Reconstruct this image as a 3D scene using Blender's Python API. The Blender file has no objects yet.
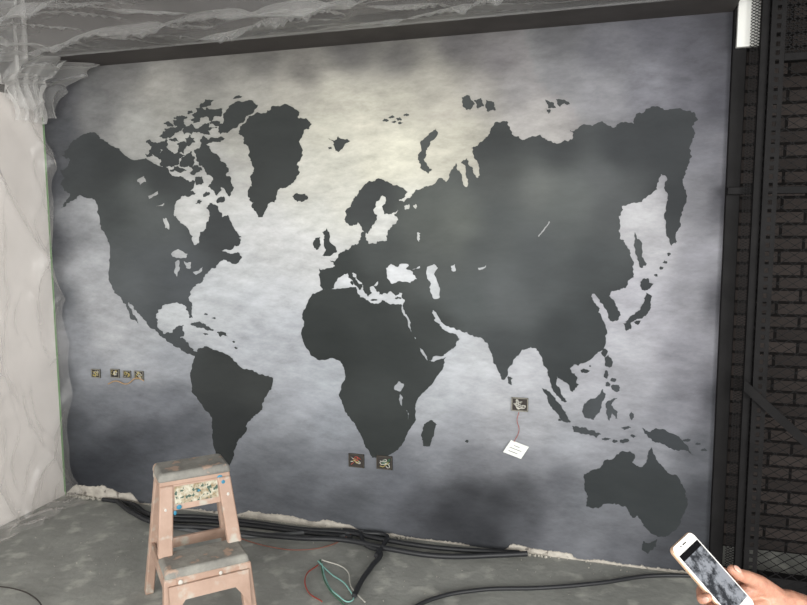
import bpy, bmesh, math, random
import numpy as np
from mathutils import Vector, Matrix, Euler, noise
from mathutils.geometry import delaunay_2d_cdt

random.seed(7)
scene=bpy.context.scene
scene.view_settings.view_transform='Standard'
scene.view_settings.look='None'
COL=scene.collection

# ---------------------------------------------------------------- camera
F=680.0
cd=bpy.data.cameras.new("camera"); cam=bpy.data.objects.new("camera",cd); COL.objects.link(cam)
cam.location=(3.100,-3.252,1.591)
cam.rotation_euler=Euler((math.radians(83.91),math.radians(0.23),math.radians(16.35)),'XYZ')
cd.sensor_width=36; cd.lens=36*F/807; cd.clip_start=0.05
scene.camera=cam
CR=cam.rotation_euler.to_matrix(); CP=Vector(cam.location)
W=3.598; H=2.5
def ray(u,v): return CR@Vector(((u-403.5)/F,(302.5-v)/F,-1))
def Pw(u,v,y=0.0):
    d=ray(u,v); return CP+d*((y-CP.y)/d.y)
def Pf(u,v,z=0.0):
    d=ray(u,v); return CP+d*((z-CP.z)/d.z)
def Pd(u,v,dep): return CP+ray(u,v)*dep

# ---------------------------------------------------------------- helpers
def lin(c):
    c=c/255.0
    return c/12.92 if c<=0.04045 else ((c+0.055)/1.055)**2.4
def rgb(r,g,b,k=1.0): return (lin(r)*k,lin(g)*k,lin(b)*k,1)
def newmat(name,col=(0.5,0.5,0.5,1),rough=0.6,metal=0.0,spec=0.5):
    m=bpy.data.materials.new(name); m.use_nodes=True
    b=m.node_tree.nodes['Principled BSDF']
    b.inputs['Base Color'].default_value=col; b.inputs['Roughness'].default_value=rough
    b.inputs['Metallic'].default_value=metal; b.inputs['Specular IOR Level'].default_value=spec
    return m
def N(m,t,**kw):
    n=m.node_tree.nodes.new(t)
    for k,v in kw.items(): setattr(n,k,v)
    return n
def L(m,a,b): m.node_tree.links.new(a,b)
def noisecol(name,c1,c2,scale=8,detail=6,rough=0.7,lo=0.35,hi=0.65,bump=0.0,bscale=40,metal=0.0,c3=None,s3=30,lo3=.62,hi3=.66,spec=.4):
    m=newmat(name,c1,rough,metal,spec); b=m.node_tree.nodes['Principled BSDF']
    tc=N(m,'ShaderNodeTexCoord'); n=N(m,'ShaderNodeTexNoise'); n.inputs['Scale'].default_value=scale; n.inputs['Detail'].default_value=detail
    n.inputs['Roughness'].default_value=.65
    L(m,tc.outputs['Object'],n.inputs['Vector'])
    r=N(m,'ShaderNodeValToRGB'); r.color_ramp.elements[0].position=lo; r.color_ramp.elements[1].position=hi
    r.color_ramp.elements[0].color=c1; r.color_ramp.elements[1].color=c2
    L(m,n.outputs['Fac'],r.inputs['Fac']); out=r.outputs['Color']
    if c3 is not None:
        n3=N(m,'ShaderNodeTexNoise'); n3.inputs['Scale'].default_value=s3; n3.inputs['Detail'].default_value=3
        L(m,tc.outputs['Object'],n3.inputs['Vector'])
        mr=N(m,'ShaderNodeMapRange'); mr.inputs['From Min'].default_value=lo3; mr.inputs['From Max'].default_value=hi3
        L(m,n3.outputs['Fac'],mr.inputs['Value'])
        mx=N(m,'ShaderNodeMix',data_type='RGBA'); L(m,mr.outputs['Result'],mx.inputs['Factor'])
        L(m,out,mx.inputs['A']); mx.inputs['B'].default_value=c3; out=mx.outputs['Result']
    L(m,out,b.inputs['Base Color'])
    if bump:
        nb=N(m,'ShaderNodeTexNoise'); nb.inputs['Scale'].default_value=bscale; nb.inputs['Detail'].default_value=8
        L(m,tc.outputs['Object'],nb.inputs['Vector'])
        bp=N(m,'ShaderNodeBump'); bp.inputs['Strength'].default_value=bump; bp.inputs['Distance'].default_value=.01
        L(m,nb.outputs['Fac'],bp.inputs['Height']); L(m,bp.outputs['Normal'],b.inputs['Normal'])
    return m
def link(ob,parent=None):
    COL.objects.link(ob)
    if parent: ob.parent=parent
    return ob
def empty(name,loc=(0,0,0),rot=None):
    e=bpy.data.objects.new(name,None); e.empty_display_size=.05; e.location=loc
    if rot is not None: e.rotation_euler=rot
    return link(e)
def meshob(name,verts,faces,mat=None,parent=None,smooth=False):
    me=bpy.data.meshes.new(name); me.from_pydata([tuple(v) for v in verts],[],faces); me.update()
    ob=bpy.data.objects.new(name,me)
    if mat: me.materials.append(mat)
    if smooth:
        for p in me.polygons: p.use_smooth=True
    return link(ob,parent)
def hexa(name,bot,top,mat,parent=None,bev=0.0,seg=2):
    v=list(bot)+list(top)
    f=[(3,2,1,0),(4,5,6,7),(0,1,5,4),(1,2,6,5),(2,3,7,6),(3,0,4,7)]
    ob=meshob(name,v,f,mat,parent)
    bm=bmesh.new(); bm.from_mesh(ob.data); bmesh.ops.recalc_face_normals(bm,faces=bm.faces); bm.to_mesh(ob.data); bm.free()
    if bev:
        md=ob.modifiers.new('bevel','BEVEL'); md.width=bev; md.segments=seg; md.limit_method='ANGLE'
        for p in ob.data.polygons: p.use_smooth=True
        try: ob.data.set_sharp_from_angle(angle=math.radians(50))
        except Exception: pass
    return ob
def box(name,lo,hi,mat,parent=None,bev=0.0):
    x0,y0,z0=lo;x1,y1,z1=hi
    return hexa(name,[(x0,y0,z0),(x1,y0,z0),(x1,y1,z0),(x0,y1,z0)],[(x0,y0,z1),(x1,y0,z1),(x1,y1,z1),(x0,y1,z1)],mat,parent,bev)
def tube(name,pts,r,mat,parent=None,smooth=True,res=3):
    cu=bpy.data.curves.new(name,'CURVE'); cu.dimensions='3D'; cu.bevel_depth=r; cu.bevel_resolution=res; cu.use_fill_caps=True
    groups=pts if isinstance(pts[0][0],(list,tuple,Vector)) else [pts]
    for g in groups:
        if smooth:
            s=cu.splines.new('BEZIER'); s.bezier_points.add(len(g)-1)
            for bp,p in zip(s.bezier_points,g):
                bp.co=p; bp.handle_left_type='AUTO'; bp.handle_right_type='AUTO'
        else:
            s=cu.splines.new('POLY'); s.points.add(len(g)-1)
            for bp,p in zip(s.points,g): bp.co=(p[0],p[1],p[2],1)
    cu.materials.append(mat)
    tmp=bpy.data.objects.new(name+"_c",cu); COL.objects.link(tmp)
    dg=bpy.context.evaluated_depsgraph_get(); me=bpy.data.meshes.new_from_object(tmp.evaluated_get(dg))
    bpy.data.objects.remove(tmp)
    ob=bpy.data.objects.new(name,me)
    for p in me.polygons: p.use_smooth=True
    return link(ob,parent)
def grid(name,fn,nu,nv,mat,parent=None,smooth=True):
    v=[fn(i/(nu-1),j/(nv-1)) for j in range(nv) for i in range(nu)]
    f=[(j*nu+i,j*nu+i+1,(j+1)*nu+i+1,(j+1)*nu+i) for j in range(nv-1) for i in range(nu-1)]
    return meshob(name,v,f,mat,parent,smooth)
def fbm(x,y,z,o=4): return noise.fractal(Vector((x,y,z)),1.0,2.0,o)
def ridge(x,y,z,o=2): return (1-min(1,abs(fbm(x,y,z,o))*3.2))**2

# ---------------------------------------------------------------- paint colour fields (wall coordinates)
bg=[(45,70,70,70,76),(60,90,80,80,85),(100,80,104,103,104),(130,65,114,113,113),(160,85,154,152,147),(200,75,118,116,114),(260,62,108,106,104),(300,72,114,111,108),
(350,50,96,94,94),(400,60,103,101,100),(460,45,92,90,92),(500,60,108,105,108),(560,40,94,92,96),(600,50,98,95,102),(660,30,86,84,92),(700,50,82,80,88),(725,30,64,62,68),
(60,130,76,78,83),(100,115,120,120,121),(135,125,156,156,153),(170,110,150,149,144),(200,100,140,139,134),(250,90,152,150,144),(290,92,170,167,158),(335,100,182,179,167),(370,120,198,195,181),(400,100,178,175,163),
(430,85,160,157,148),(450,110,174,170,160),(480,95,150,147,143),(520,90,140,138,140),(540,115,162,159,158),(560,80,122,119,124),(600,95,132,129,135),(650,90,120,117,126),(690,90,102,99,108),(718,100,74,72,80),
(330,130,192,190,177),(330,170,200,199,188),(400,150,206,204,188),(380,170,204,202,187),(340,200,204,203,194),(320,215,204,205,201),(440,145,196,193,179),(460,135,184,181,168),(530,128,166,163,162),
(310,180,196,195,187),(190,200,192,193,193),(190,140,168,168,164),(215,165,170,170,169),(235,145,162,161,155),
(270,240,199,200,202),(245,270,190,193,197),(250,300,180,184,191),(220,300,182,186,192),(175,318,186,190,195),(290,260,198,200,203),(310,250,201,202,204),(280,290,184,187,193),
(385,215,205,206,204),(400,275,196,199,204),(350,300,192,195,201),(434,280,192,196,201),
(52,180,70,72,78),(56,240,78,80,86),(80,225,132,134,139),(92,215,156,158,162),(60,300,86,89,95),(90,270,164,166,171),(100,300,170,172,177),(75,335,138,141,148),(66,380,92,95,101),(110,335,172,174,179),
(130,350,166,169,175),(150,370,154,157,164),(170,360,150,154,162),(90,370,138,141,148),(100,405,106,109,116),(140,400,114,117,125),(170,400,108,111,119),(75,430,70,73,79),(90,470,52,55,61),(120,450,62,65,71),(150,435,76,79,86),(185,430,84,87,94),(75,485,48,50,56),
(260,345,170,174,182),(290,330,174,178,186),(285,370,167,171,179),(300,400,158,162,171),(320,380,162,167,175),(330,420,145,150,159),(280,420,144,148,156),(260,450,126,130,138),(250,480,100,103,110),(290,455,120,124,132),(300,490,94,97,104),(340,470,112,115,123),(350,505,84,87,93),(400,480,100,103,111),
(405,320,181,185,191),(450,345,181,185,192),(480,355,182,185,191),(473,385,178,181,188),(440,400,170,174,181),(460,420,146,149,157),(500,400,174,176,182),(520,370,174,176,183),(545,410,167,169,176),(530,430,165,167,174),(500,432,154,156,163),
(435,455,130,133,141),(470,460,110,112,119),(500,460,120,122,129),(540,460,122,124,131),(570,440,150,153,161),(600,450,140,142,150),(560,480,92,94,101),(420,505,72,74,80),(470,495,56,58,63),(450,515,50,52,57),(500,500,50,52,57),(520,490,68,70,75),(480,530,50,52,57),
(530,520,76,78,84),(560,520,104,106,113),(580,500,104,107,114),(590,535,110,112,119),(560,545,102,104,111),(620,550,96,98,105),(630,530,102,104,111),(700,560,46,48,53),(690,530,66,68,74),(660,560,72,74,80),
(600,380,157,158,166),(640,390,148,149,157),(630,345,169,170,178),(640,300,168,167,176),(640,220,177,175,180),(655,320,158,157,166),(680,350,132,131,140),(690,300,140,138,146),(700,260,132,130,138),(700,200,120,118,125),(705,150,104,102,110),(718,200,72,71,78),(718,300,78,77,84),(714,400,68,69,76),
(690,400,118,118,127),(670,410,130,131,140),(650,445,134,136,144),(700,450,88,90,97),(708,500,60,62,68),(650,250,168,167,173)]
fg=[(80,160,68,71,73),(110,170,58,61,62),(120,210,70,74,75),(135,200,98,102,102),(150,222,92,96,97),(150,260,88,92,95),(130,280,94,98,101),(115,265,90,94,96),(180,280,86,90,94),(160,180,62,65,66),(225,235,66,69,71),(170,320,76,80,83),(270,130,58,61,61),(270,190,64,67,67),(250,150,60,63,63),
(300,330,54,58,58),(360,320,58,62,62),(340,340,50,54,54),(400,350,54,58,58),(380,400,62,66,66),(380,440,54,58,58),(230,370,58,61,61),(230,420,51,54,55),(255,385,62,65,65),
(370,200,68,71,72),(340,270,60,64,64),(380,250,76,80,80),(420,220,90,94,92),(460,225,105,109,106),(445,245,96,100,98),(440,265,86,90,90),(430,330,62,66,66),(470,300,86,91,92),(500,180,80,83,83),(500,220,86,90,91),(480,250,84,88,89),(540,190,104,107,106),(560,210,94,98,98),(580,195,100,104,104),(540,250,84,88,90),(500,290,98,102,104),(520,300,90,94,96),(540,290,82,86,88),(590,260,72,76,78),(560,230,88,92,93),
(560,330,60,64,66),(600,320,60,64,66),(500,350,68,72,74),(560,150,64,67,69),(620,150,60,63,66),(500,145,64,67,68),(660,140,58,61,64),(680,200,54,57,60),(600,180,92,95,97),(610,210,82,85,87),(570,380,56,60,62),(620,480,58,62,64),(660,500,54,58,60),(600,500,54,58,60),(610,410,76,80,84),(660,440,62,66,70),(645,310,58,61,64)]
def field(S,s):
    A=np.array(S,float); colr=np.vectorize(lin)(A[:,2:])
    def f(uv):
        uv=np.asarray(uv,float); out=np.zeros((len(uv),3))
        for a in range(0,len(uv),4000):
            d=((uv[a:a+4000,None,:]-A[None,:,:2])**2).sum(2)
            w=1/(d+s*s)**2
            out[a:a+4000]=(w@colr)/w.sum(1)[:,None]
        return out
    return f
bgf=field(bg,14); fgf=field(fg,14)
def uv_of(P):
    c=CR.transposed()@(Vector(P)-CP); return (403.5+F*c.x/-c.z,302.5-F*c.y/-c.z)
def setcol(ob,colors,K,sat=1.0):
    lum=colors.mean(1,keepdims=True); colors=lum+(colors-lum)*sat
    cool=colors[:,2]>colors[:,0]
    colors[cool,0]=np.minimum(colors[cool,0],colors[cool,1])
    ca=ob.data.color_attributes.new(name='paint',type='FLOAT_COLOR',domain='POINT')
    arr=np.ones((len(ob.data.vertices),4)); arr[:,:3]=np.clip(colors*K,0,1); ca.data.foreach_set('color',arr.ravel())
def paintmat(name,amt=0.35,s1=2.2,s2=9,rough=.75,w2=.55):
    m=newmat(name,rough=rough,spec=.15); b=m.node_tree.nodes['Principled BSDF']
    at=N(m,'ShaderNodeVertexColor',layer_name='paint'); tc=N(m,'ShaderNodeTexCoord')
    mp=N(m,'ShaderNodeMapping'); mp.inputs['Rotation'].default_value=(0,math.radians(-30),0); mp.inputs['Scale'].default_value=(.7,1,1.7)
    L(m,tc.outputs['Object'],mp.inputs['Vector'])
    n1=N(m,'ShaderNodeTexNoise'); n1.inputs['Scale'].default_value=s1; n1.inputs['Detail'].default_value=12; n1.inputs['Roughness'].default_value=.68; n1.inputs['Distortion'].default_value=.15
    n2=N(m,'ShaderNodeTexNoise'); n2.inputs['Scale'].default_value=s2; n2.inputs['Detail'].default_value=8; n2.inputs['Roughness'].default_value=.74; n2.inputs['Distortion'].default_value=.1
    for n in (n1,n2): L(m,mp.outputs['Vector'],n.inputs['Vector'])
    a=N(m,'ShaderNodeMath',operation='MULTIPLY_ADD'); L(m,n2.outputs['Fac'],a.inputs[0]); a.inputs[1].default_value=w2; L(m,n1.outputs['Fac'],a.inputs[2])
    c=.5*(1+w2)
    mr=N(m,'ShaderNodeMapRange'); mr.inputs['From Min'].default_value=c-.26; mr.inputs['From Max'].default_value=c+.26
    mr.inputs['To Min'].default_value=1-amt; mr.inputs['To Max'].default_value=1+amt
    L(m,a.outputs[0],mr.inputs['Value'])
    vm=N(m,'ShaderNodeVectorMath',operation='SCALE'); L(m,at.outputs['Color'],vm.inputs[0]); L(m,mr.outputs['Result'],vm.inputs['Scale'])
    L(m,vm.outputs[0],b.inputs['Base Color'])
    return m

# ---------------------------------------------------------------- feature wall with mural
mur=empty('world_map_mural',(0,0,0))
m_bg=paintmat('mural_cloud_paint',.30,3.2,12,.75,.8)
NX,NZ=190,130
def wv(s,t): return (s*W,-0.002,t*H)
bgob=grid('cloud_background_paint',wv,NX,NZ,m_bg,mur,smooth=False)
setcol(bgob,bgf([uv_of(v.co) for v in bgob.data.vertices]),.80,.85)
m_plaster=noisecol('wall_plaster',rgb(150,148,145),rgb(175,172,168),6,bump=.1)
wallf=box('wall_front',(-0.2,0.0,-0.05),(W,0.15,3.2),m_plaster)

def rough(poly,amp=1.2,it=3,rnd=random):
    pts=[Vector(p) for p in poly]; amp*=.8
    for k in range(it):
        out=[]
        for i,p in enumerate(pts):
            q=pts[(i+1)%len(pts)]; d=q-p; l=d.length
            out.append(p)
            if l>1.5:
                nrm=Vector((-d.y,d.x))/l
                out.append((p+q)/2+nrm*rnd.gauss(0,1)*min(amp,l*.15))
        pts=out; amp*=.7
    return [(p.x,p.y) for p in pts]
def blob(cx,cy,rx,ry,n=9,j=.35,rot=0):
    out=[]
    for i in range(n):
        a=2*math.pi*i/n; r=1+random.uniform(-j,j)
        x=math.cos(a)*rx*r; y=math.sin(a)*ry*r; c,s=math.cos(rot),math.sin(rot)
        out.append((cx+x*c-y*s,cy+x*s+y*c))
    return out
land=[]
def LD(p,amp=1.3,it=3): land.append(rough(p,amp,it))
LD([(66,150),(72,142),(80,136),(90,132),(96,133),(100,139),(108,142),(118,148),(126,156),(136,160),(146,158),(152,162),(160,166),(168,168),(172,176),(180,176),(188,180),(194,186),
(188,190),(182,196),(176,202),(174,212),(178,220),(186,226),(190,234),(194,245),(199,243),(200,232),(206,226),(210,216),(206,208),(212,203),(218,208),(222,217),(228,215),(232,223),(236,231),(241,240),(238,246),(228,250),(222,251),
(230,254),(238,252),(242,258),(234,264),(226,260),(218,264),(212,268),(206,274),(203,280),(196,286),(190,292),(189,300),(192,308),(193,318),(189,318),(186,310),(182,304),(174,303),(164,305),(158,310),(156,318),(158,328),(164,334),(172,333),(176,327),(184,325),(184,332),(180,338),(186,342),(192,348),(198,352),(204,350),(202,356),(196,357),(188,354),(180,348),(170,343),(160,336),(150,328),(143,319),(136,310),(129,302),(130,308),(136,318),(139,324),(134,320),(128,310),(122,300),(116,294),(112,288),(109,270),(110,250),(106,236),(100,222),(98,208),(92,198),(82,196),(74,200),(66,206),(60,208),(66,200),(70,194),(64,190),(60,185),(65,178),(60,170),(68,166),(70,160),(62,156)])
LD([(190,376),(192,364),(196,354),(200,348),(206,346),(214,350),(222,352),(230,356),(236,362),(242,368),(250,370),(262,374),(273,380),(271,390),(264,400),(262,410),(254,416),(248,422),(246,432),(240,438),(236,446),(234,456),(230,464),(228,475),(222,474),(216,462),(214,448),(212,436),(212,424),(208,412),(198,400),(192,390)],1.0)
LD([(249,116),(258,112),(266,113),(272,106),(284,104),(294,108),(300,112),(298,118),(308,120),(312,124),(304,130),(300,140),(302,152),(298,162),(300,172),(294,182),(284,188),(276,196),(268,204),(264,214),(258,217),(252,208),(250,198),(252,186),(250,176),(254,168),(250,158),(248,146),(244,138),(238,134),(240,126),(246,122)],1.7)
LD([(218,132),(224,120),(226,110),(232,104),(240,101),(250,100),(258,105),(254,112),(246,116),(244,122),(236,128),(228,133)],2)
LD([(194,150),(200,147),(204,142),(210,146),(212,152),(217,154),(220,160),(225,163),(229,169),(226,175),(231,180),(234,188),(229,197),(225,190),(221,187),(217,196),(213,190),(208,186),(213,180),(207,175),(204,168),(199,166),(196,160)],1.6)
for a in [(157,146,9,7),(170,158,13,8),(182,148,6,5),(188,160,6,7),(171,131,9,5),(180,123,8,4),(190,130,6,5),(203,130,10,5),(212,113,10,7),(200,112,6,5),(196,120,6,3),(187,191,7,4),(199,180,4,4),(212,140,9,3),(178,170,6,3),(199,202,3,2),(190,140,5,4),(216,124,6,3),(165,143,4,3),(206,103,6,3),(236,238,4,2),(184,118,4,2),(196,170,5,4),(220,200,4,3),(168,124,4,2),(190,112,3,2),(150,155,4,2),(202,160,4,3),(206,194,3,3),(174,140,4,2),(161,136,2,1.2),(176,118,2,1),(193,182,2,1.5),(238,97,4,2)]:
    LD(blob(*a,n=12,j=.5,rot=random.uniform(-.4,.4)),2.0)
LD([(292,196),(297,193),(303,194),(308,197),(304,201),(297,202)],1)
LD([(328,138),(334,141),(338,136),(343,139),(350,141),(344,146),(338,152),(334,146)],1.6)
for a in [(386,120,3,1.6),(392,117,3,1.5),(399,119,3,1.5),(406,115,3,1.5),(400,123,2.5,1),(394,122,2,1),(330,148,2,1.4)]: LD(blob(*a),.6,2)
LD([(322,232),(327,228),(330,236),(332,244),(337,252),(330,256),(322,256),(326,250),(324,242)],1)
LD([(315,238),(320,237),(321,245),(316,250),(313,245)],.8)
LD([(345,218),(348,208),(352,202),(357,196),(362,188),(368,182),(376,179),(384,180),(392,184),(400,187),(408,192),(404,198),(399,200),(398,210),(392,213),(384,214),(382,206),(386,200),(381,196),(376,203),(374,212),(377,219),(372,226),(368,234),(362,230),(358,222),(352,226),(347,223)],1.2)
LD([(319,268),(330,268),(335,266),(330,260),(338,258),(342,252),(350,248),(357,245),(360,238),(362,232),(366,232),(366,240),(372,243),(380,241),(387,238),(388,230),(392,225),(398,220),(394,215),(398,208),(398,200),(404,202),(408,198),(412,196),(418,190),(426,186),(434,184),(440,178),(446,182),(449,178),(451,170),(456,163),(460,172),(463,184),(467,187),(466,172),(461,163),(467,158),(473,168),(477,178),(479,170),(474,156),(471,148),(480,142),(488,136),(494,125),(504,121),(510,128),(514,136),(522,140),(532,136),(544,138),(552,142),(562,142),(573,138),(570,130),(584,124),(600,122),(614,128),(622,122),(634,124),(636,114),(650,108),(664,110),(680,108),(694,112),(698,120),(692,126),(694,136),(690,146),(692,156),(688,166),(684,178),(686,190),(684,206),(681,224),(677,242),(672,246),(666,232),(664,214),(668,200),(664,188),(667,178),(661,174),(657,186),(650,195),(642,202),(630,204),(622,206),(620,220),(619,232),(624,240),(630,250),(634,262),(634,274),(628,284),(620,290),(612,291),(609,296),(615,303),(620,312),(618,320),(611,321),(607,312),(603,304),(598,298),(592,294),(594,302),(600,308),(602,318),(607,330),(606,342),(598,352),(588,361),(578,366),(570,368),(576,376),(579,385),(573,392),(567,383),(561,380),(557,376),(556,384),(561,394),(567,402),(561,401),(555,393),(551,384),(548,374),(543,362),(539,352),(530,346),(524,350),(516,357),(510,366),(508,375),(503,380),(497,368),(492,356),(488,344),(482,338),(474,337),(466,332),(456,330),(446,326),(438,316),(433,310),(432,313),(440,324),(446,331),(456,334),(460,339),(456,346),(448,352),(438,356),(428,361),(423,350),(416,338),(410,326),(405,314),(403,307),(405,300),(402,293),(394,294),(384,293),(376,291),(373,286),(378,281),(375,284),(370,287),(372,293),(368,297),(364,291),(362,283),(356,274),(352,273),(356,280),(363,287),(360,290),(354,284),(348,277),(344,274),(338,278),(334,286),(328,290),(320,286)],1.6)
LD([(312,294),(322,290),(332,289),(346,288),(356,287),(358,294),(366,300),(374,304),(382,300),(392,304),(401,304),(402,312),(408,324),(414,336),(420,348),(426,359),(434,362),(446,357),(444,366),(436,378),(426,390),(418,398),(415,408),(416,420),(409,430),(405,440),(398,450),(388,456),(376,458),(370,454),(364,444),(358,430),(350,418),(344,408),(339,396),(341,388),(345,378),(344,368),(340,361),(330,358),(318,360),(310,354),(304,344),(301,334),(304,326),(302,318),(306,306)],.8)
LD([(424,424),(432,420),(437,424),(434,436),(430,446),(423,446),(421,436)],.8)
LD([(436,128),(438,132),(430,142),(426,152),(425,162),(432,170),(428,174),(420,168),(418,158),(421,146),(427,136)],1.2)
for p in [[(462,97),(470,96),(475,104),(470,110),(463,107)],[(474,100),(480,98),(484,106),(478,110)],[(486,100),(494,102),(496,110),(488,112)],[(545,100),(552,102),(556,108),(548,108)],[(556,99),(566,101),(570,104),(560,107)],[(546,108),(551,110),(549,114)],
 [(640,282),(648,278),(654,284),(648,290),(642,290)],[(646,292),(652,296),(651,308),(646,316),(636,320),(625,322),(632,315),(640,310),(644,302)],[(623,323),(630,322),(631,329),(626,331)],[(634,322),(641,321),(638,325)],
 [(635,232),(640,240),(642,254),(647,264),(641,268),(637,256),(634,244)],[(603,348),(607,350),(605,358),(602,355)],[(508,376),(513,378),(512,385),(508,383)],
 [(584,404),(590,399),(597,397),(603,389),(606,394),(602,402),(600,412),(594,420),(586,418),(582,411)],[(606,403),(611,400),(618,398),(611,405),(617,411),(618,419),(612,413),(609,421),(606,413)],
 [(542,388),(550,392),(558,402),(566,412),(571,422),(564,422),(556,412),(548,402)],[(572,426),(582,427),(592,430),(601,434),(596,438),(584,434),(574,432)],
 [(642,428),(650,432),(656,428),(668,432),(680,438),(688,446),(693,455),(682,450),(672,449),(662,444),(652,441),(646,434)],
 [(584,484),(584,474),(592,470),(600,468),(606,460),(614,458),(620,452),(630,451),(635,455),(632,462),(640,467),(646,463),(648,453),(652,447),(656,458),(662,466),(670,474),(680,480),(686,492),(688,504),(682,518),(676,530),(668,536),(658,537),(650,532),(643,526),(638,516),(633,518),(628,510),(618,504),(604,504),(594,508),(586,506),(588,496)],
 [(643,541),(650,543),(657,539),(656,547),(648,554),(642,550)],[(190,324),(198,322),(206,326),(214,330),(206,330),(196,327)],[(217,332),(226,333),(228,337),(220,337)]]: LD(p,1.0)
for a in [(603,353+0,2,4),(609,362,4,7),(606,374,2,4),(613,380,3,2),(616,388,5,4),(608,384,2,3),(606,439,4,1.6),(615,441,4,1.6),(625,441,5,2),(633,436,3,1.5),(632,416,2,4),(626,428,4,1.5),(686,440,4,1.5),(698,444,3,1.2),(704,450,3,1.2),(585,371,4,3),(656,275,2,1.5),(661,268,2,1.5),(665,262,2,1.5),(669,254,2,2),(467,441,2,1.5),(590,366,1,1),(234,342,1.5,1),(236,348,1.5,1),(206,334,3,1),(352,290,2,2.5),(352,283,1.5,2.5),(374,300,4,1.2),(398,298,3,1.2),(387,284,1,1),(214,318,2,1),(206,314,2,1),(560,420,1.5,1)]:
    LD(blob(*a,n=7),.5,2)
holes=[rough(p,.8,2) for p in [
 [(386,268),(391,264),(397,267),(400,264),(408,264),(406,269),(413,272),(417,279),(410,283),(400,281),(392,284),(387,278)],
 [(427,267),(434,264),(438,268),(434,274),(437,281),(440,288),(440,297),(434,299),(430,291),(431,284),(427,276)],
 [(451,266),(455,264),(456,270),(452,271)],[(394,388),(399,381),(404,384),(401,391),(395,390)],[(400,394),(403,398),(402,406),(399,400)],[(406,410),(409,414),(408,420)],
 [(171,254),(178,249),(188,254),(186,258),(176,258)],[(175,262),(179,260),(180,268),(177,277),(174,272)],[(184,261),(191,262),(190,269),(186,268)],[(193,272),(203,267),(202,271),(196,275)],
 [(137,180),(144,176),(146,182),(140,185)],[(148,196),(158,191),(158,194),(149,199)],[(163,218),(167,220),(169,230),(165,228)],[(156,206),(164,203),(163,206)],
 [(404,206),(409,204),(409,209),(405,210)],[(413,206),(416,204),(416,209)],[(478,268),(486,265),(486,267),(479,270)],[(538,236),(543,230),(549,221),(550,222),(544,231),(539,237)],[(418,232),(420,236),(419,242),(417,237)],[(412,270),(420,266),(420,268)]]]
def pip(pts,poly):
    x,y=pts[:,0][:,None],pts[:,1][:,None]; P=np.array(poly); x1,y1=P[:,0],P[:,1]; x2,y2=np.roll(x1,-1),np.roll(y1,-1)
    dy=np.where(np.abs(y2-y1)<1e-9,1e-9,y2-y1)
    c=((y1>y)!=(y2>y))&(x<(x2-x1)*(y-y1)/dy+x1)
    return c.sum(1)%2==1
verts=[];edges=[]
for poly in land+holes:
    b0=len(verts); verts+= [Vector(p) for p in poly]; n=len(poly)
    edges+=[(b0+i,b0+(i+1)%n) for i in range(n)]
verts+=[Vector((u+.37*(v%2),v+.21)) for u in range(55,705,7) for v in range(95,560,7)]
r=delaunay_2d_cdt(verts,edges,[],0,1e-4)
V=np.array([tuple(v) for v in r[0]]); T=np.array([t for t in r[2] if len(t)==3])
cen=V[T].mean(1); ins=np.zeros(len(T),bool)
for p in land:
    A=np.array(p); lo,hi=A.min(0),A.max(0); idx=np.where((cen>=lo).all(1)&(cen<=hi).all(1))[0]
    if len(idx): ins[idx]|=pip(cen[idx],p)
for p in holes:
    A=np.array(p); lo,hi=A.min(0),A.max(0); idx=np.where((cen>=lo).all(1)&(cen<=hi).all(1))[0]
    if len(idx): ins[idx]&=~pip(cen[idx],p)
T=T[ins]; used=np.unique(T); rm={o:i for i,o in enumerate(used)}
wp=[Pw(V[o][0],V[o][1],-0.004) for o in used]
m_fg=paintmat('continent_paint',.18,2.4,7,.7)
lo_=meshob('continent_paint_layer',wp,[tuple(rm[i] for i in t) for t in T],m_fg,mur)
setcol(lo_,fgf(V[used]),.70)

# ---------------------------------------------------------------- ragged unpainted strip at wall foot
m_raw=noisecol('raw_putty',rgb(196,190,180),rgb(160,154,146),14,bump=.3,c3=rgb(120,114,108),s3=22)
def strip(u0,u1,hmin,hmax,name):
    a=Pw(u0,500).x; b=Pw(u1,500).x; n=90; vs=[];fs=[]
    for i in range(n+1):
        x=a+(b-a)*i/n; t=i/n; e=min(1,t*8,(1-t)*8)
        h=(hmin+(hmax-hmin)*(.5+.5*fbm(x*6,1.3,hmin*50)))*e+.010*abs(fbm(x*40,3,0))
        vs+=[(x,-.006,0.0),(x,-.007,max(.004,h)),(x,-.002,max(.004,h)+.001)]
    for i in range(n):
        k=i*3; fs+=[(k,k+3,k+4,k+1),(k+1,k+4,k+5,k+2)]
    return meshob(name,vs,fs,m_raw)
wf=empty('wall_foot_plaster')  # group for raw plaster strips and loose rubble, not a baseboard
for q in [(66,140,.02,.09),(140,240,.0,.02),(232,365,.01,.060),(365,470,.0,.018),(505,580,.01,.045),(580,714,.0,.014)]:
    s=strip(*q,'raw_plaster_edge'); s.parent=wf

# ---------------------------------------------------------------- floor
m_floor=noisecol('concrete_floor',rgb(120,121,117),rgb(158,159,154),2.4,10,.85,.3,.7,bump=.3,bscale=30,c3=rgb(180,180,173),s3=9,lo3=.55,hi3=.75)
floor=box('floor',(-1,-7,-.1),(6.5,1.2,0),m_floor)

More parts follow.
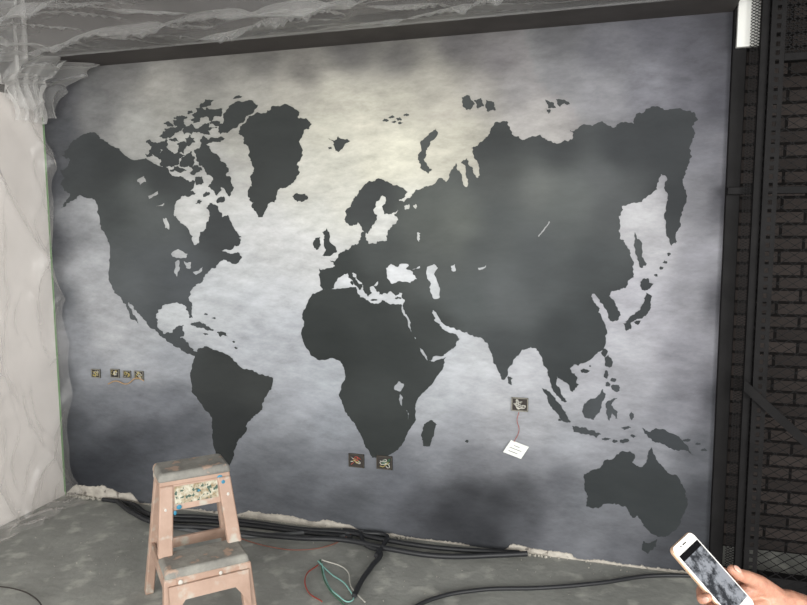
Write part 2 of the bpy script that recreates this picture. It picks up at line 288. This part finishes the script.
# ---------------------------------------------------------------- left wall
m_white=noisecol('white_wall_paint',rgb(240,234,230),rgb(230,224,220),3)
m_dark=noisecol('dark_ceiling_paint',rgb(58,54,53),rgb(70,66,65),4)
wl=box('wall_left',(-.15,-7,0),(0,0,2.33),m_white)
band=box('upper_wall_beam',(-.15,-7,2.33),(0.0,-0.0,3.2),m_dark)  # dark beam above the white part of the left wall
m_tape=newmat('green_masking_tape',rgb(110,150,100),.5)
tp=box('corner_tape',(0.0,-.016,.02),(.002,-.008,2.36),m_tape)  # strip of green masking tape in the mural corner
tape2=meshob('tape_edge',[(0,-.0085,.0),(.006,-.0085,.0),(.005,-.0085,2.36),(0,-.0085,2.36)],[(0,1,2,3)],m_tape,tp)

# ---------------------------------------------------------------- ceiling, soffit
ceil=box('ceiling',(-.2,-7,2.95),(6.5,1.2,3.05),m_dark)
sof=box('soffit_beam',(0.0,-.42,H),(W,0,2.95),m_dark)  # dark soffit beam over the mural
m_whitep=newmat('white_panel',rgb(200,200,197),.6)
pn=Pd(342,3,3.2)
box('ceiling_panel',(pn.x-.22,-.62,2.9),(pn.x+.22,-.46,2.94),m_whitep)

# clear polyethylene: more opaque where seen edge-on, so modelled folds read as milky lines
def filmmat(name,face=.12,edge=.7,col=(.85,.85,.85,1),gl=.18,power=2.5,var=.5):
    m=bpy.data.materials.new(name); m.use_nodes=True; nt=m.node_tree; nt.nodes.remove(nt.nodes['Principled BSDF'])
    out=nt.nodes['Material Output']
    t=N(m,'ShaderNodeBsdfTransparent'); d=N(m,'ShaderNodeBsdfDiffuse'); d.inputs['Color'].default_value=col
    tl=N(m,'ShaderNodeBsdfTranslucent'); tl.inputs['Color'].default_value=col
    g=N(m,'ShaderNodeBsdfGlossy'); g.inputs['Roughness'].default_value=.3; g.inputs['Color'].default_value=(.9,.9,.9,1)
    lw=N(m,'ShaderNodeLayerWeight'); lw.inputs['Blend'].default_value=.5
    pw=N(m,'ShaderNodeMath',operation='POWER'); L(m,lw.outputs['Facing'],pw.inputs[0]); pw.inputs[1].default_value=power
    mr=N(m,'ShaderNodeMapRange'); mr.inputs['To Min'].default_value=face; mr.inputs['To Max'].default_value=edge; L(m,pw.outputs[0],mr.inputs['Value'])
    tc=N(m,'ShaderNodeTexCoord'); n2=N(m,'ShaderNodeTexNoise'); n2.inputs['Scale'].default_value=2.2; n2.inputs['Detail'].default_value=5; L(m,tc.outputs['Object'],n2.inputs['Vector'])
    ml=N(m,'ShaderNodeMapRange'); ml.inputs['From Min'].default_value=.3; ml.inputs['From Max'].default_value=.7; ml.inputs['To Min'].default_value=1-var; ml.inputs['To Max'].default_value=1+var*.3; L(m,n2.outputs['Fac'],ml.inputs['Value'])
    mm=N(m,'ShaderNodeMath',operation='MULTIPLY'); mm.use_clamp=True; L(m,mr.outputs[0],mm.inputs[0]); L(m,ml.outputs[0],mm.inputs[1])
    m1=N(m,'ShaderNodeMixShader'); m1.inputs[0].default_value=.45; L(m,d.outputs[0],m1.inputs[1]); L(m,tl.outputs[0],m1.inputs[2])
    m2=N(m,'ShaderNodeMixShader'); m2.inputs[0].default_value=gl; L(m,m1.outputs[0],m2.inputs[1]); L(m,g.outputs[0],m2.inputs[2])
    m3=N(m,'ShaderNodeMixShader'); L(m,mm.outputs[0],m3.inputs[0]); L(m,t.outputs[0],m3.inputs[1]); L(m,m2.outputs[0],m3.inputs[2])
    L(m,m3.outputs[0],out.inputs['Surface']); return m
m_film=filmmat('plastic_film_ceiling',.15,.60,(.8,.8,.8,1),.22,2.0,.5)
m_film2=filmmat('plastic_film_wall',.18,.75,(.80,.77,.75,1),.12,2.0,.4)
m_film3=filmmat('plastic_film_gathered',.20,.85,(.85,.84,.83,1),.15,1.3,.3)
fs=empty('ceiling_plastic_sheet')
def f1(s,t):
    x=.02+s*(W-.06); y=-.30-t*1.4
    f=.055*ridge(x*.9+y*1.5,y*3.2,.3)+.03*ridge(x*2.2-y*3,y*6,4.1)+.03*fbm(x*1.3,y*5,.3)
    z=H-.02+(.05*t-f)*min(1,t*6)+.04*t+.03*math.sin(s*9)*t
    return (x,y,min(z,2.9) if y<-.44 else min(z,H-.008))
grid('film_under_soffit',f1,260,110,m_film,fs)
def f1b(s,t):
    a=t*2*math.pi; x=.02+s*(W-.06); rr=.005+.002*fbm(x*12,0,2)
    return (x,-.30+rr*math.cos(a),H-.016+rr*math.sin(a))
grid('film_hem',f1b,200,10,m_film,fs)
fl=empty('wall_plastic_sheet')
def f2(s,t):
    y=-.03-s*2.2; z=2.38*(1-t)+.03
    f=.055*ridge(y*1.6+z*.9,z*.5,.2)+.04*ridge(y*2.5-z*1.3,z*.7,5.2)+.02*ridge(y*6,z*2.0,8.2)
    return (max(.012,.02+f+.05*t*t),y,z)
grid('film_on_left_wall',f2,200,160,m_film2,fl)
def f2b(s,t):
    y=-.08-s*2.0; x=.06+t*.22*(.6+.4*abs(fbm(y*4,0,0))); z=.012+.03*ridge(y*4,x*6,0)
    return (x,y,z)
grid('film_on_floor',f2b,120,24,m_film2,fl)
def f3(s,t):
    y=-.06-s*.95; z=2.90-t*(.68-.36*s+.05*math.sin(s*9))
    x=.10+.30*(1-t)*(1-.5*s)+.045*math.sin(s*30+t*3)*(1-.3*t)+.05*ridge(s*6,t*2.5,4)
    if y>-.44: z=min(z,H-.01-.05*s-.14*t)
    return (max(x,.03),y,z)
grid('gathered_film_bundle',f3,220,100,m_film3,fl)
def f4(s,t):
    y=-.10-s*.22; z=2.49-t*.30
    x=.06+.12*(1-t)+.03*math.sin(s*22+t*5)
    return (max(x,.03),y-.05*math.sin(t*5),z)
grid('hanging_film_tail',f4,80,50,m_film3,fl)
db=empty('ceiling_duct')
box('duct_body',(.02,-1.35,2.52),(.22,-.85,2.75),newmat('duct_black',rgb(34,32,32),.7),db,.006)
box('duct_flange',(.0,-1.37,2.50),(.24,-.83,2.52),newmat('duct_flange',rgb(150,145,142),.5),db,.003)

# ---------------------------------------------------------------- right side
m_steel=noisecol('black_steel',rgb(15,14,15),rgb(24,23,24),10,rough=.7,spec=.15)
def brickmat():
    m=newmat('dark_brick',rough=.85,spec=.15); b=m.node_tree.nodes['Principled BSDF']
    tc=N(m,'ShaderNodeTexCoord'); mp=N(m,'ShaderNodeMapping'); mp.inputs['Rotation'].default_value=(math.radians(90),0,0)
    L(m,tc.outputs['Object'],mp.inputs['Vector'])
    br=N(m,'ShaderNodeTexBrick'); br.inputs['Scale'].default_value=1; br.inputs['Brick Width'].default_value=.20; br.inputs['Row Height'].default_value=.062
    br.inputs['Mortar Size'].default_value=.007; br.inputs['Color1'].default_value=rgb(58,52,50); br.inputs['Color2'].default_value=rgb(42,38,37); br.inputs['Mortar'].default_value=rgb(15,13,13)
    L(m,mp.outputs['Vector'],br.inputs['Vector'])
    L(m,br.outputs['Color'],b.inputs['Base Color'])
    bp=N(m,'ShaderNodeBump'); bp.invert=True; bp.inputs['Strength'].default_value=.8; bp.inputs['Distance'].default_value=.01
    L(m,br.outputs['Fac'],bp.inputs['Height']); L(m,bp.outputs['Normal'],b.inputs['Normal']); return m
m_brick=brickmat()
box('wall_back',(W,.35,0),(6.5,.5,2.95),m_brick)
box('wall_right',(6.3,-7,0),(6.5,.35,2.95),m_brick)
scr=empty('steel_mesh_screen')
box('corner_post',(W,-.03,0),(W+.055,.35,2.95),m_steel,scr,.003)
box('white_head_panel',(W+.01,-.06,2.34),(W+.125,-.035,2.75),m_whitep,scr,.002)
xs=Pw(758,300,-.12).x
def slotted(p0,p1,w):
    n=int((p1-p0)/.035); vs=[];fs=[]
    for i in range(n):
        z0=p0+i*.035; z1=z0+.035; a=z0+.008; b=z1-.008; h=w*.30
        o=len(vs)
        vs+=[(0,z0),(w,z0),(w,z1),(0,z1),(w/2-h/2,a),(w/2+h/2,a),(w/2+h/2,b),(w/2-h/2,b)]
        fs+=[tuple(o+k for k in q) for q in [(0,1,5,4),(1,2,6,5),(2,3,7,6),(3,0,4,7)]]
    return vs,fs
vs,fs_=slotted(0,2.95,.05)
o1=meshob('slotted_angle_face',[(xs+a,-.12,b) for a,b in vs],fs_,m_steel,scr); o1.modifiers.new('s','SOLIDIFY').thickness=.003
o2=meshob('slotted_angle_side',[(xs,-.12+a,b) for a,b in vs],fs_,m_steel,scr); o2.modifiers.new('s','SOLIDIFY').thickness=.003
box('screen_stile',(xs-.035,-.10,0),(xs-.005,-.07,2.95),m_steel,scr,.002)
def meshpanel(name,x0,x1,z0,z1,y,pitch_x=.022,pitch_z=.012,r=.0013):
    segs=[]; k=pitch_z/pitch_x; w=x1-x0; z=z0-w*k
    while z<z1:
        for sgn in (1,-1):
            a=(x0,z) if sgn==1 else (x0,z+w*k); b=(x1,z+w*k) if sgn==1 else (x1,z)
            (ax,az),(bx,bz)=a,b
            if max(az,bz)<z0 or min(az,bz)>z1: continue
            def at(zz): return ax+(bx-ax)*(zz-az)/(bz-az)
            p=[]
            for (px_,pz_) in (a,b):
                if pz_<z0: px_,pz_=at(z0),z0
                if pz_>z1: px_,pz_=at(z1),z1
                p.append((px_,y,pz_))
            segs.append(p)
        z+=pitch_z
    vs=[];fs=[]
    for p,q in segs:
        p=Vector(p);q=Vector(q);d=(q-p)
        if d.length<1e-4: continue
        d.normalize(); n1=Vector((0,1,0)); n2=d.cross(n1)
        o=len(vs)
        for c in (p,q):
            for a,b in ((-1,-1),(1,-1),(1,1),(-1,1)): vs.append(c+n1*a*r+n2*b*r)
        fs+=[(o,o+1,o+5,o+4),(o+1,o+2,o+6,o+5),(o+2,o+3,o+7,o+6),(o+3,o,o+4,o+7)]
    return meshob(name,vs,fs,m_steel,scr)
meshpanel('expanded_mesh_narrow',W+.055,xs-.03,0.02,2.9,-.085)
meshpanel('expanded_mesh_door',xs+.05,xs+.95,0.02,2.27,-.06,.060,.040,.0014)
meshpanel('expanded_mesh_upper',xs+.05,xs+.95,2.28,2.9,-.10,.03,.018,.0018)
box('upper_rail',(W+.0,-.07,1.735),(xs+1,-.03,1.765),m_steel,scr,.002)
box('top_rail',(xs+.05,-.12,2.26),(xs+1,-.08,2.29),m_steel,scr,.002)
box('end_stile',(xs+.95,-.12,0),(xs+1,-.06,2.95),m_steel,scr,.002)
a=Pw(744,385,-.14); b=Pw(812,448,-.14)
hexa('diagonal_brace',[a+Vector((0,0,-.025)),b+Vector((0,0,-.025)),b+Vector((0,.03,-.025)),a+Vector((0,.03,-.025))],[a+Vector((0,0,.025)),b+Vector((0,0,.025)),b+Vector((0,.03,.025)),a+Vector((0,.03,.025))],m_steel,scr)
box('plinth',(W+.05,-.06,0),(xs+1,.0,.06),m_steel,scr)

# ---------------------------------------------------------------- junction boxes on the wall
m_hole=newmat('box_recess',rgb(48,43,40),.8); m_boxg=noisecol('box_plastic',rgb(140,138,128),rgb(104,100,92),30)
m_boxd=noisecol('box_plastic_dark',rgb(74,68,60),rgb(50,46,42),30)
wires=[newmat('wire_red',rgb(150,62,50),.4),newmat('wire_yellow',rgb(165,150,90),.4),newmat('wire_green',rgb(60,100,78),.4),newmat('wire_white',rgb(180,178,170),.4),newmat('wire_black',rgb(30,30,30),.4)]
def jbox(u,v,s=.075,frame=m_boxg,rot=0,wl=(0,1,2,3,4)):
    c=Pw(u,v); e=empty('electrical_junction_box',(c.x,-.005,c.z),(0,rot,0))
    h=s/2
    box('recess',(-h,-.003,-h*.8),(h,.0,h*.8),m_hole,e)
    for nm,lo,hi in [('rim_top',(-h,-.008,h*.72),(h,0,h*.84)),('rim_bottom',(-h,-.008,-h*.84),(h,0,-h*.72)),('rim_left',(-h,-.008,-h*.8),(-h*.88,0,h*.8)),('rim_right',(h*.88,-.008,-h*.8),(h,0,h*.8))]:
        box(nm,lo,hi,frame,e)
    for k in range(6):
        p=[(random.uniform(-h*.7,h*.7),-.004-.006*random.random(),random.uniform(-h*.6,h*.6)) for _ in range(4)]
        tube('wire_%d'%k,p,.0019,wires[wl[k%len(wl)]],e)
    return e
for q in [(97,373,.06),(116,373,.06),(128,374,.05),(140,375,.06)]: jbox(*q,wl=(3,1,4))
jbox(520,404,.08,wl=(3,3,3,4))
jbox(357,460,.085,m_boxd,wl=(0,4,0,1,4,3)); jbox(385,462,.085,m_boxd,wl=(2,3,1,4))
lw=empty('loose_wall_wire')
tube('wire',[Pw(108,384,-.01),Pw(116,381,-.02),Pw(126,384,-.015),Pw(138,378,-.02),Pw(144,381,-.01)],.003,newmat('wire_tan',rgb(170,140,105),.5),lw)
note=empty('hanging_paper_note')
m_paper=newmat('paper',rgb(215,218,214),.7)
q=[Pw(503,452,-.02),Pw(511,440,-.012),Pw(529,447,-.012),Pw(521,459,-.03)]
meshob('paper_sheet',q+[v+Vector((0,.001,0)) for v in q],[(0,1,2,3),(7,6,5,4),(0,4,5,1),(1,5,6,2),(2,6,7,3),(3,7,4,0)],m_paper,note)
nrm=(q[1]-q[0]).cross(q[3]-q[0]).normalized()
if nrm.y>0: nrm=-nrm
for k,(s,t0,t1) in enumerate([(.25,.2,.7),(.5,.15,.8),(.72,.3,.6)]):
    def pp(a,b): return q[0].lerp(q[3],a).lerp(q[1].lerp(q[2],a),b)+nrm*.0015
    tube('ink_%d'%k,[pp(t0,s),pp(t1,s)],.0012,m_hole,note,False)
tube('string_wire',[Pw(519,412,-.012),Pw(517,420,-.015),Pw(519,430,-.012),Pw(514,442,-.014)],.0014,wires[0],note)

# ---------------------------------------------------------------- conduits on the floor
m_cond=newmat('black_conduit',rgb(36,37,40),.5)
m_cond2=newmat('grey_conduit',rgb(84,86,88),.55)
cb=empty('conduit_bundle')
def fl_pts(l,z=.014,ym=-.04):
    out=[]
    for u,v in l:
        p=Pf(u,v,z); p.y=min(p.y,ym); p.x=max(p.x,.06); out.append(p)
    return out
C=[([(122,489),(124,502),(140,512),(165,519),(215,522),(262,527),(310,533),(352,537)],.012,m_cond),
([(128,490),(132,504),(150,514),(200,517),(250,522),(300,529),(350,533),(385,540),(440,548),(520,551)],.012,m_cond),
([(119,500),(133,513),(160,524),(210,528),(255,534),(300,538),(345,540),(390,549),(440,556),(500,555),(528,550)],.013,m_cond),
([(127,508),(150,520),(200,532),(240,536),(290,534),(340,529),(362,522)],.011,m_cond2),
([(352,520),(356,532),(366,545),(380,552),(372,566),(362,580),(354,596)],.012,m_cond),
([(372,522),(390,530),(384,544),(376,556)],.012,m_cond),
([(340,538),(360,530),(378,528),(392,523)],.012,m_cond2),
([(395,620),(430,600),(480,590),(540,588),(600,583),(650,576),(690,571)],.009,m_cond)]
for i,(l,rr,mm) in enumerate(C): tube('conduit_%d'%i,fl_pts(l,rr+.001+ (.006*(i%3)),-.035-.012*(i%3)),rr,mm,cb)
tw=empty('coloured_floor_wires')
for i,(l,mm) in enumerate([([(318,565),(306,578),(308,592),(322,604)],wires[0]),([(318,563),(330,574),(348,590),(350,602),(338,598),(326,580),(322,566)],newmat('wire_cyan',rgb(130,180,172),.4)),([(322,562),(345,570),(352,590),(365,604)],wires[3]),([(320,560),(328,590),(345,606)],wires[2]),([(228,536),(270,548),(300,552),(330,546),(352,536)],newmat('wire_brown',rgb(120,78,66),.5)),([(-10,588),(15,590),(35,600),(45,612)],m_hole)]):
    tube('wire_%d'%i,[p+Vector((0,0,.012*abs(math.sin(k*1.7+i)))) for k,p in enumerate(fl_pts(l,.006))],.003,mm,tw)
m_rub=noisecol('plaster_rubble',rgb(190,186,176),rgb(128,124,116),25,bump=.6)
bm=bmesh.new()
for (u,v,n,sp,sz) in [(372,524,80,.15,.022),(362,516,30,.06,.035),(390,532,40,.16,.014),(524,549,60,.11,.018),(90,492,50,.10,.03),(76,488,24,.05,.035),(110,495,20,.1,.02),(300,520,30,.3,.008),(600,565,30,.3,.008),(200,545,40,.6,.006),(450,575,40,.7,.006),(90,560,40,.5,.006)]:
    c=Pf(u,v)
    for k in range(n):
        s=sz*random.uniform(.25,1); x=c.x+random.gauss(0,sp*.5); y=min(-s*.8-.01,c.y+random.gauss(0,sp*.25))
        x=max(x,.05)
        M=Matrix.Translation((x,y,s*.3))@Euler((random.random()*6,random.random()*6,random.random()*6)).to_matrix().to_4x4()@Matrix.Diagonal((s,s*random.uniform(.5,1),s*random.uniform(.4,.8),1))
        bmesh.ops.create_icosphere(bm,subdivisions=1,radius=.6,matrix=M)
me=bpy.data.meshes.new('rubble'); bm.to_mesh(me); bm.free(); me.materials.append(m_rub); link(bpy.data.objects.new('plaster_rubble',me),wf)

# ---------------------------------------------------------------- step stool
m_leg=noisecol('beige_plastic',rgb(182,154,138),rgb(162,134,118),5,rough=.5,bump=.05,c3=rgb(182,176,165),s3=14,lo3=.58,hi3=.70)
m_top=noisecol('dusty_tread',rgb(152,150,143),rgb(118,116,112),9,rough=.8,bump=.3,c3=rgb(174,150,134),s3=18,lo3=.58,hi3=.66)
SS=.914
c0=Pf(191,465,.645*SS)
front=Vector((CP.x-c0.x,CP.y-c0.y,0)).normalized(); ang=math.atan2(front.x,-front.y)
st=empty('step_stool',(c0.x,c0.y,0),(0,0,ang+math.radians(10))); st.scale=(SS,SS,SS)
def q4(x0,x1,y0,y1,z): return [(x0,y0,z),(x1,y0,z),(x1,y1,z),(x0,y1,z)]
hexa('top_tread',q4(-.165,.165,-.105,.10,.615),q4(-.155,.155,-.095,.09,.655),m_top,st,.014,3)
hexa('top_skirt',q4(-.160,.160,-.100,.095,.585),q4(-.157,.157,-.098,.093,.62),m_leg,st,.006)
hexa('front_apron',q4(-.125,.125,-.118,-.090,.485),q4(-.12,.12,-.104,-.080,.60),m_leg,st,.004)
for sx,nm in ((-1,'left'),(1,'right')):
    def xx(a,b): return (min(sx*a,sx*b),max(sx*a,sx*b))
    a,b=xx(.098,.158); c,d=xx(.122,.186)
    hexa('front_upright_'+nm,q4(c,d,-.175,-.135,.30),q4(a,b,-.108,-.070,.60),m_leg,st,.006)
    a,b=xx(.115,.155); c,d=xx(.175,.215)
    hexa('rear_leg_'+nm,q4(c,d,.11,.16,0),q4(a,b,.045,.090,.60),m_leg,st,.006)
    a,b=xx(.130,.186); c,d=xx(.148,.205)
    hexa('front_leg_'+nm,q4(c,d,-.37,-.325,0),q4(a,b,-.325,-.28,.27),m_leg,st,.006)
    a,b=xx(.170,.188)
    hexa('side_rail_'+nm,q4(a,b,-.31,.10,.22),q4(a-.005*sx,b-.005*sx,-.30,.09,.27),m_leg,st,.004)
hexa('lower_tread',q4(-.184,.184,-.325,-.13,.265),q4(-.175,.175,-.315,-.125,.305),m_top,st,.012,3)
hexa('lower_skirt',q4(-.186,.186,-.328,-.13,.235),q4(-.182,.182,-.323,-.13,.272),m_leg,st,.006)
vs=[];n=16
for i in range(n+1):
    t=i/n; x=-.17+.34*t
    e=abs(t-.5)*2; zz=.185 if e<.62 else .185-.10*((e-.62)/.38)**1.2
    for y in (-.342,-.322): vs+=[(x,y-(.26-zz)*.2,zz),(x,y,.245)]
fs2=[]
for i in range(n):
    k=i*4; fs2+=[(k,k+4,k+5,k+1),(k+2,k+3,k+7,k+6),(k,k+2,k+6,k+4),(k+1,k+5,k+7,k+3)]
meshob('lower_face_plate',vs,fs2,m_leg,st)
hexa('rear_cross_rail',q4(-.17,.17,.085,.10,.22),q4(-.165,.165,.08,.095,.27),m_leg,st)
m_dec=noisecol('worn_label',rgb(196,192,176),rgb(140,122,92),40,3,c3=rgb(70,90,80),s3=60,lo3=.55,hi3=.6)
hexa('label',q4(-.098,.098,-.1195,-.117,.515),q4(-.095,.095,-.108,-.104,.592),m_dec,st)
m_blue=newmat('blue_paint_spot',rgb(50,125,155),.4)
m_wht=newmat('white_paint_spot',rgb(200,197,190),.5)
def spots(name,lst,mat):
    bm=bmesh.new()
    for (x,y,z,r) in lst:
        bmesh.ops.create_uvsphere(bm,u_segments=10,v_segments=6,radius=1,matrix=Matrix.Translation((x,y,z))@Matrix.Diagonal((r,.003,r*random.uniform(.7,1.5),1)))
    me=bpy.data.meshes.new(name); bm.to_mesh(me); bm.free(); me.materials.append(mat); link(bpy.data.objects.new(name,me),st)
spots('blue_spots',[(.11,-.100,.598,.014),(.122,-.112,.575,.010),(-.08,-.121,.500,.012),(-.10,-.13,.48,.007),(.01,-.117,.56,.006)],m_blue)
spots('white_spots',[(.14,-.125,.52,.007),(-.14,-.13,.50,.006),(-.12,-.33,.252,.010),(.05,-.33,.252,.008)],m_wht)

# ---------------------------------------------------------------- hand holding a phone
Sx=CR@Vector((.050,.016,-.0415)); Sx.normalize()
Ly=-(CR@Vector((.082,-.10,.06))); Ly=(Ly-Sx*Ly.dot(Sx)).normalized()
Nz=Sx.cross(Ly).normalized()
topmid=Pd(679,540,1.10); org=topmid-Ly*.069
PM=Matrix((( Sx.x,Ly.x,Nz.x,org.x),(Sx.y,Ly.y,Nz.y,org.y),(Sx.z,Ly.z,Nz.z,org.z),(0,0,0,1)))
def rrect(w,h,r,z,n=6):
    out=[]
    for cx,cy,a0 in ((w-r,h-r,0),(-w+r,h-r,90),(-w+r,-h+r,180),(w-r,-h+r,270)):
        for i in range(n+1):
            a=math.radians(a0+90*i/n); out.append((cx+r*math.cos(a),cy+r*math.sin(a),z))
    return out
def plate(name,w,h,r,z0,z1,mat,par,bev=0):
    a=rrect(w,h,r,z0);b=rrect(w,h,r,z1);n=len(a)
    ob=meshob(name,a+b,[tuple(range(n-1,-1,-1)),tuple(range(n,2*n))]+[(i,(i+1)%n,n+(i+1)%n,n+i) for i in range(n)],mat,par)
    if bev: md=ob.modifiers.new('b','BEVEL'); md.width=bev; md.segments=3; md.limit_method='ANGLE'
    return ob
ph=empty('smartphone'); ph.matrix_world=PM
plate('body',.0335,.069,.010,-.0037,.0033,newmat('gold_aluminium',rgb(205,172,145),.35,.5),ph,.0025)
plate('front_glass',.0318,.0672,.009,.0032,.0036,newmat('white_glass',rgb(215,213,211),.15),ph)
ms=noisecol('screen_picture',rgb(44,46,50),rgb(120,123,130),60,4,rough=.12,lo=.42,hi=.58)
plate('screen',.0292,.052,.0005,.0036,.0039,ms,ph)
plate('viewfinder_bar',.0292,.005,.0005,.0039,.0040,newmat('screen_black',rgb(18,18,20),.15),ph).location=(0,.047,0)
pl=plate('speaker_slot',.0055,.0009,.0008,.0036,.0039,m_hole,ph); pl.location=(0,.0605,0)
plate('front_camera',.0013,.0013,.0012,.0036,.0039,m_hole,ph).location=(-.011,.0605,0)
plate('home_button',.0055,.0055,.0054,.0036,.0040,newmat('button_ring',rgb(200,185,175),.3),ph).location=(0,-.0600,0)
m_skin=noisecol('skin',rgb(172,128,108),rgb(154,108,90),60,4,rough=.5,bump=.15,bscale=260)
sb=m_skin.node_tree.nodes['Principled BSDF']; sb.inputs['Subsurface Weight'].default_value=.15; sb.inputs['Subsurface Radius'].default_value=(.01,.004,.002)
hd=empty('hand_holding_phone'); hd.matrix_world=PM
bm=bmesh.new()
def caps(a,b,ra,rb):
    a=Vector(a);b=Vector(b); n=max(2,int((b-a).length/(min(ra,rb)*.25)))
    for i in range(n+1):
        t=i/n; bmesh.ops.create_icosphere(bm,subdivisions=2,radius=ra+(rb-ra)*t,matrix=Matrix.Translation(a.lerp(b,t)))
def chain(pts):
    for (a,ra),(b,rb) in zip(pts,pts[1:]): caps(a,b,ra,rb)
fing={
'index':[((.062,-.012,-.034),.0115),((.020,.000,-.024),.0098),((-.022,-.006,-.0155),.0090),((-.0425,-.012,-.006),.0082),((-.0415,-.014,.004),.0072)],
'middle':[((.060,-.032,-.038),.0118),((.016,-.022,-.027),.0100),((-.026,-.028,-.016),.0092),((-.0435,-.034,-.006),.0084),((-.042,-.036,.005),.0074)],
'ring':[((.056,-.052,-.038),.0112),((.014,-.044,-.026),.0096),((-.024,-.050,-.016),.0088),((-.0425,-.056,-.005),.0080),((-.041,-.057,.005),.0070)],
'little':[((.052,-.071,-.034),.0100),((.016,-.066,-.023),.0086),((-.018,-.070,-.014),.0078),((-.040,-.074,-.005),.0070),((-.0395,-.075,.004),.0062)]}
for k,c in fing.items():
    chain(c); chain([((.125,-.095,-.040),.017),(c[0][0],c[0][1])])
chain([((.125,-.09,-.036),.019),((.095,-.060,-.018),.0165),((.066,-.036,-.002),.0112),((.048,-.024,.004),.0098),((.0415,-.012,.0065),.0080)])
chain([((.095,-.060,-.018),.0165),((.062,-.05,-.030),.013)])
chain([((.105,-.085,-.040),.022),((.150,-.115,-.045),.024),((.185,-.15,-.05),.026),((.30,-.25,-.06),.036),((.40,-.33,-.07),.042)])
me=bpy.data.meshes.new('hand'); bm.to_mesh(me); bm.free(); me.materials.append(m_skin)
ho=link(bpy.data.objects.new('palm_and_fingers',me),hd)
md=ho.modifiers.new('r','REMESH'); md.mode='VOXEL'; md.voxel_size=.0019; md.use_smooth_shade=True
md=ho.modifiers.new('s','SMOOTH'); md.factor=.5; md.iterations=5
m_nail=newmat('nail',rgb(190,150,136),.25)
def nail(name,loc,nrm,axis,l=.0062,w=.0045):
    n=Vector(nrm).normalized(); a=Vector(axis); a=(a-n*a.dot(n)).normalized(); s=a.cross(n)
    bm=bmesh.new(); M=Matrix(((s.x*w,a.x*l,n.x*.0016,loc[0]),(s.y*w,a.y*l,n.y*.0016,loc[1]),(s.z*w,a.z*l,n.z*.0016,loc[2]),(0,0,0,1)))
    bmesh.ops.create_uvsphere(bm,u_segments=16,v_segments=8,radius=1,matrix=M)
    me=bpy.data.meshes.new(name); bm.to_mesh(me); bm.free(); me.materials.append(m_nail)
    for p in me.polygons: p.use_smooth=True
    link(bpy.data.objects.new(name,me),hd)
for k,c in fing.items():
    t=Vector(c[-1][0]); r_=c[-1][1]; nail('nail_'+k,t+Vector((-r_*.93,0,0)),(-1,0,.1),(0,0,1))
nail('nail_thumb',(.0435,-.016,.0142),(.1,0,1),(-.4,1,0),.0075,.0055)
m_slv=noisecol('sleeve_cloth',rgb(60,62,70),rgb(48,50,58),40)
ax=[(.24,-.20,-.055),(.32,-.267,-.062),(.42,-.35,-.072)]
vs=[];fs3=[]
d=(Vector(ax[2])-Vector(ax[0])).normalized(); e1=d.cross(Vector((0,0,1))).normalized(); e2=d.cross(e1)
for i,(p,r_) in enumerate(zip([ax[0],ax[0],ax[1],ax[2]],[.036,.041,.046,.052])):
    for k in range(24):
        a=2*math.pi*k/24; rr=r_*(1+.03*math.sin(a*5+i*2)); vs.append(Vector(p)+e1*math.cos(a)*rr+e2*math.sin(a)*rr)
for i in range(3):
    for k in range(24): fs3.append((i*24+k,i*24+(k+1)%24,(i+1)*24+(k+1)%24,(i+1)*24+k))
meshob('sleeve',vs,fs3,m_slv,hd,True)

# ---------------------------------------------------------------- light
w=bpy.data.worlds.new('world'); scene.world=w; w.use_nodes=True
w.node_tree.nodes['Background'].inputs[0].default_value=(1,1,.985,1); w.node_tree.nodes['Background'].inputs[1].default_value=1.25
def area(name,loc,tgt,sx,sy,power,col=(1,1,1)):
    ld=bpy.data.lights.new(name,'AREA'); ld.shape='RECTANGLE'; ld.size=sx; ld.size_y=sy; ld.energy=power; ld.color=col
    o=bpy.data.objects.new(name,ld); o.location=loc; o.rotation_euler=(Vector(tgt)-Vector(loc)).to_track_quat('-Z','Y').to_euler(); link(o)
area('rear_fill_light',(2.2,-6.6,1.7),(1.8,0,1.2),4.5,2.4,325,(1,1,.965))  # added soft area lamp behind the camera; the storefront is invented
area('side_fill_light',(5.6,-3.9,1.7),(.0,-1.2,1.2),1.8,2.0,190,(1,.995,.96))  # added fill lamp to whiten the left wall; no window there
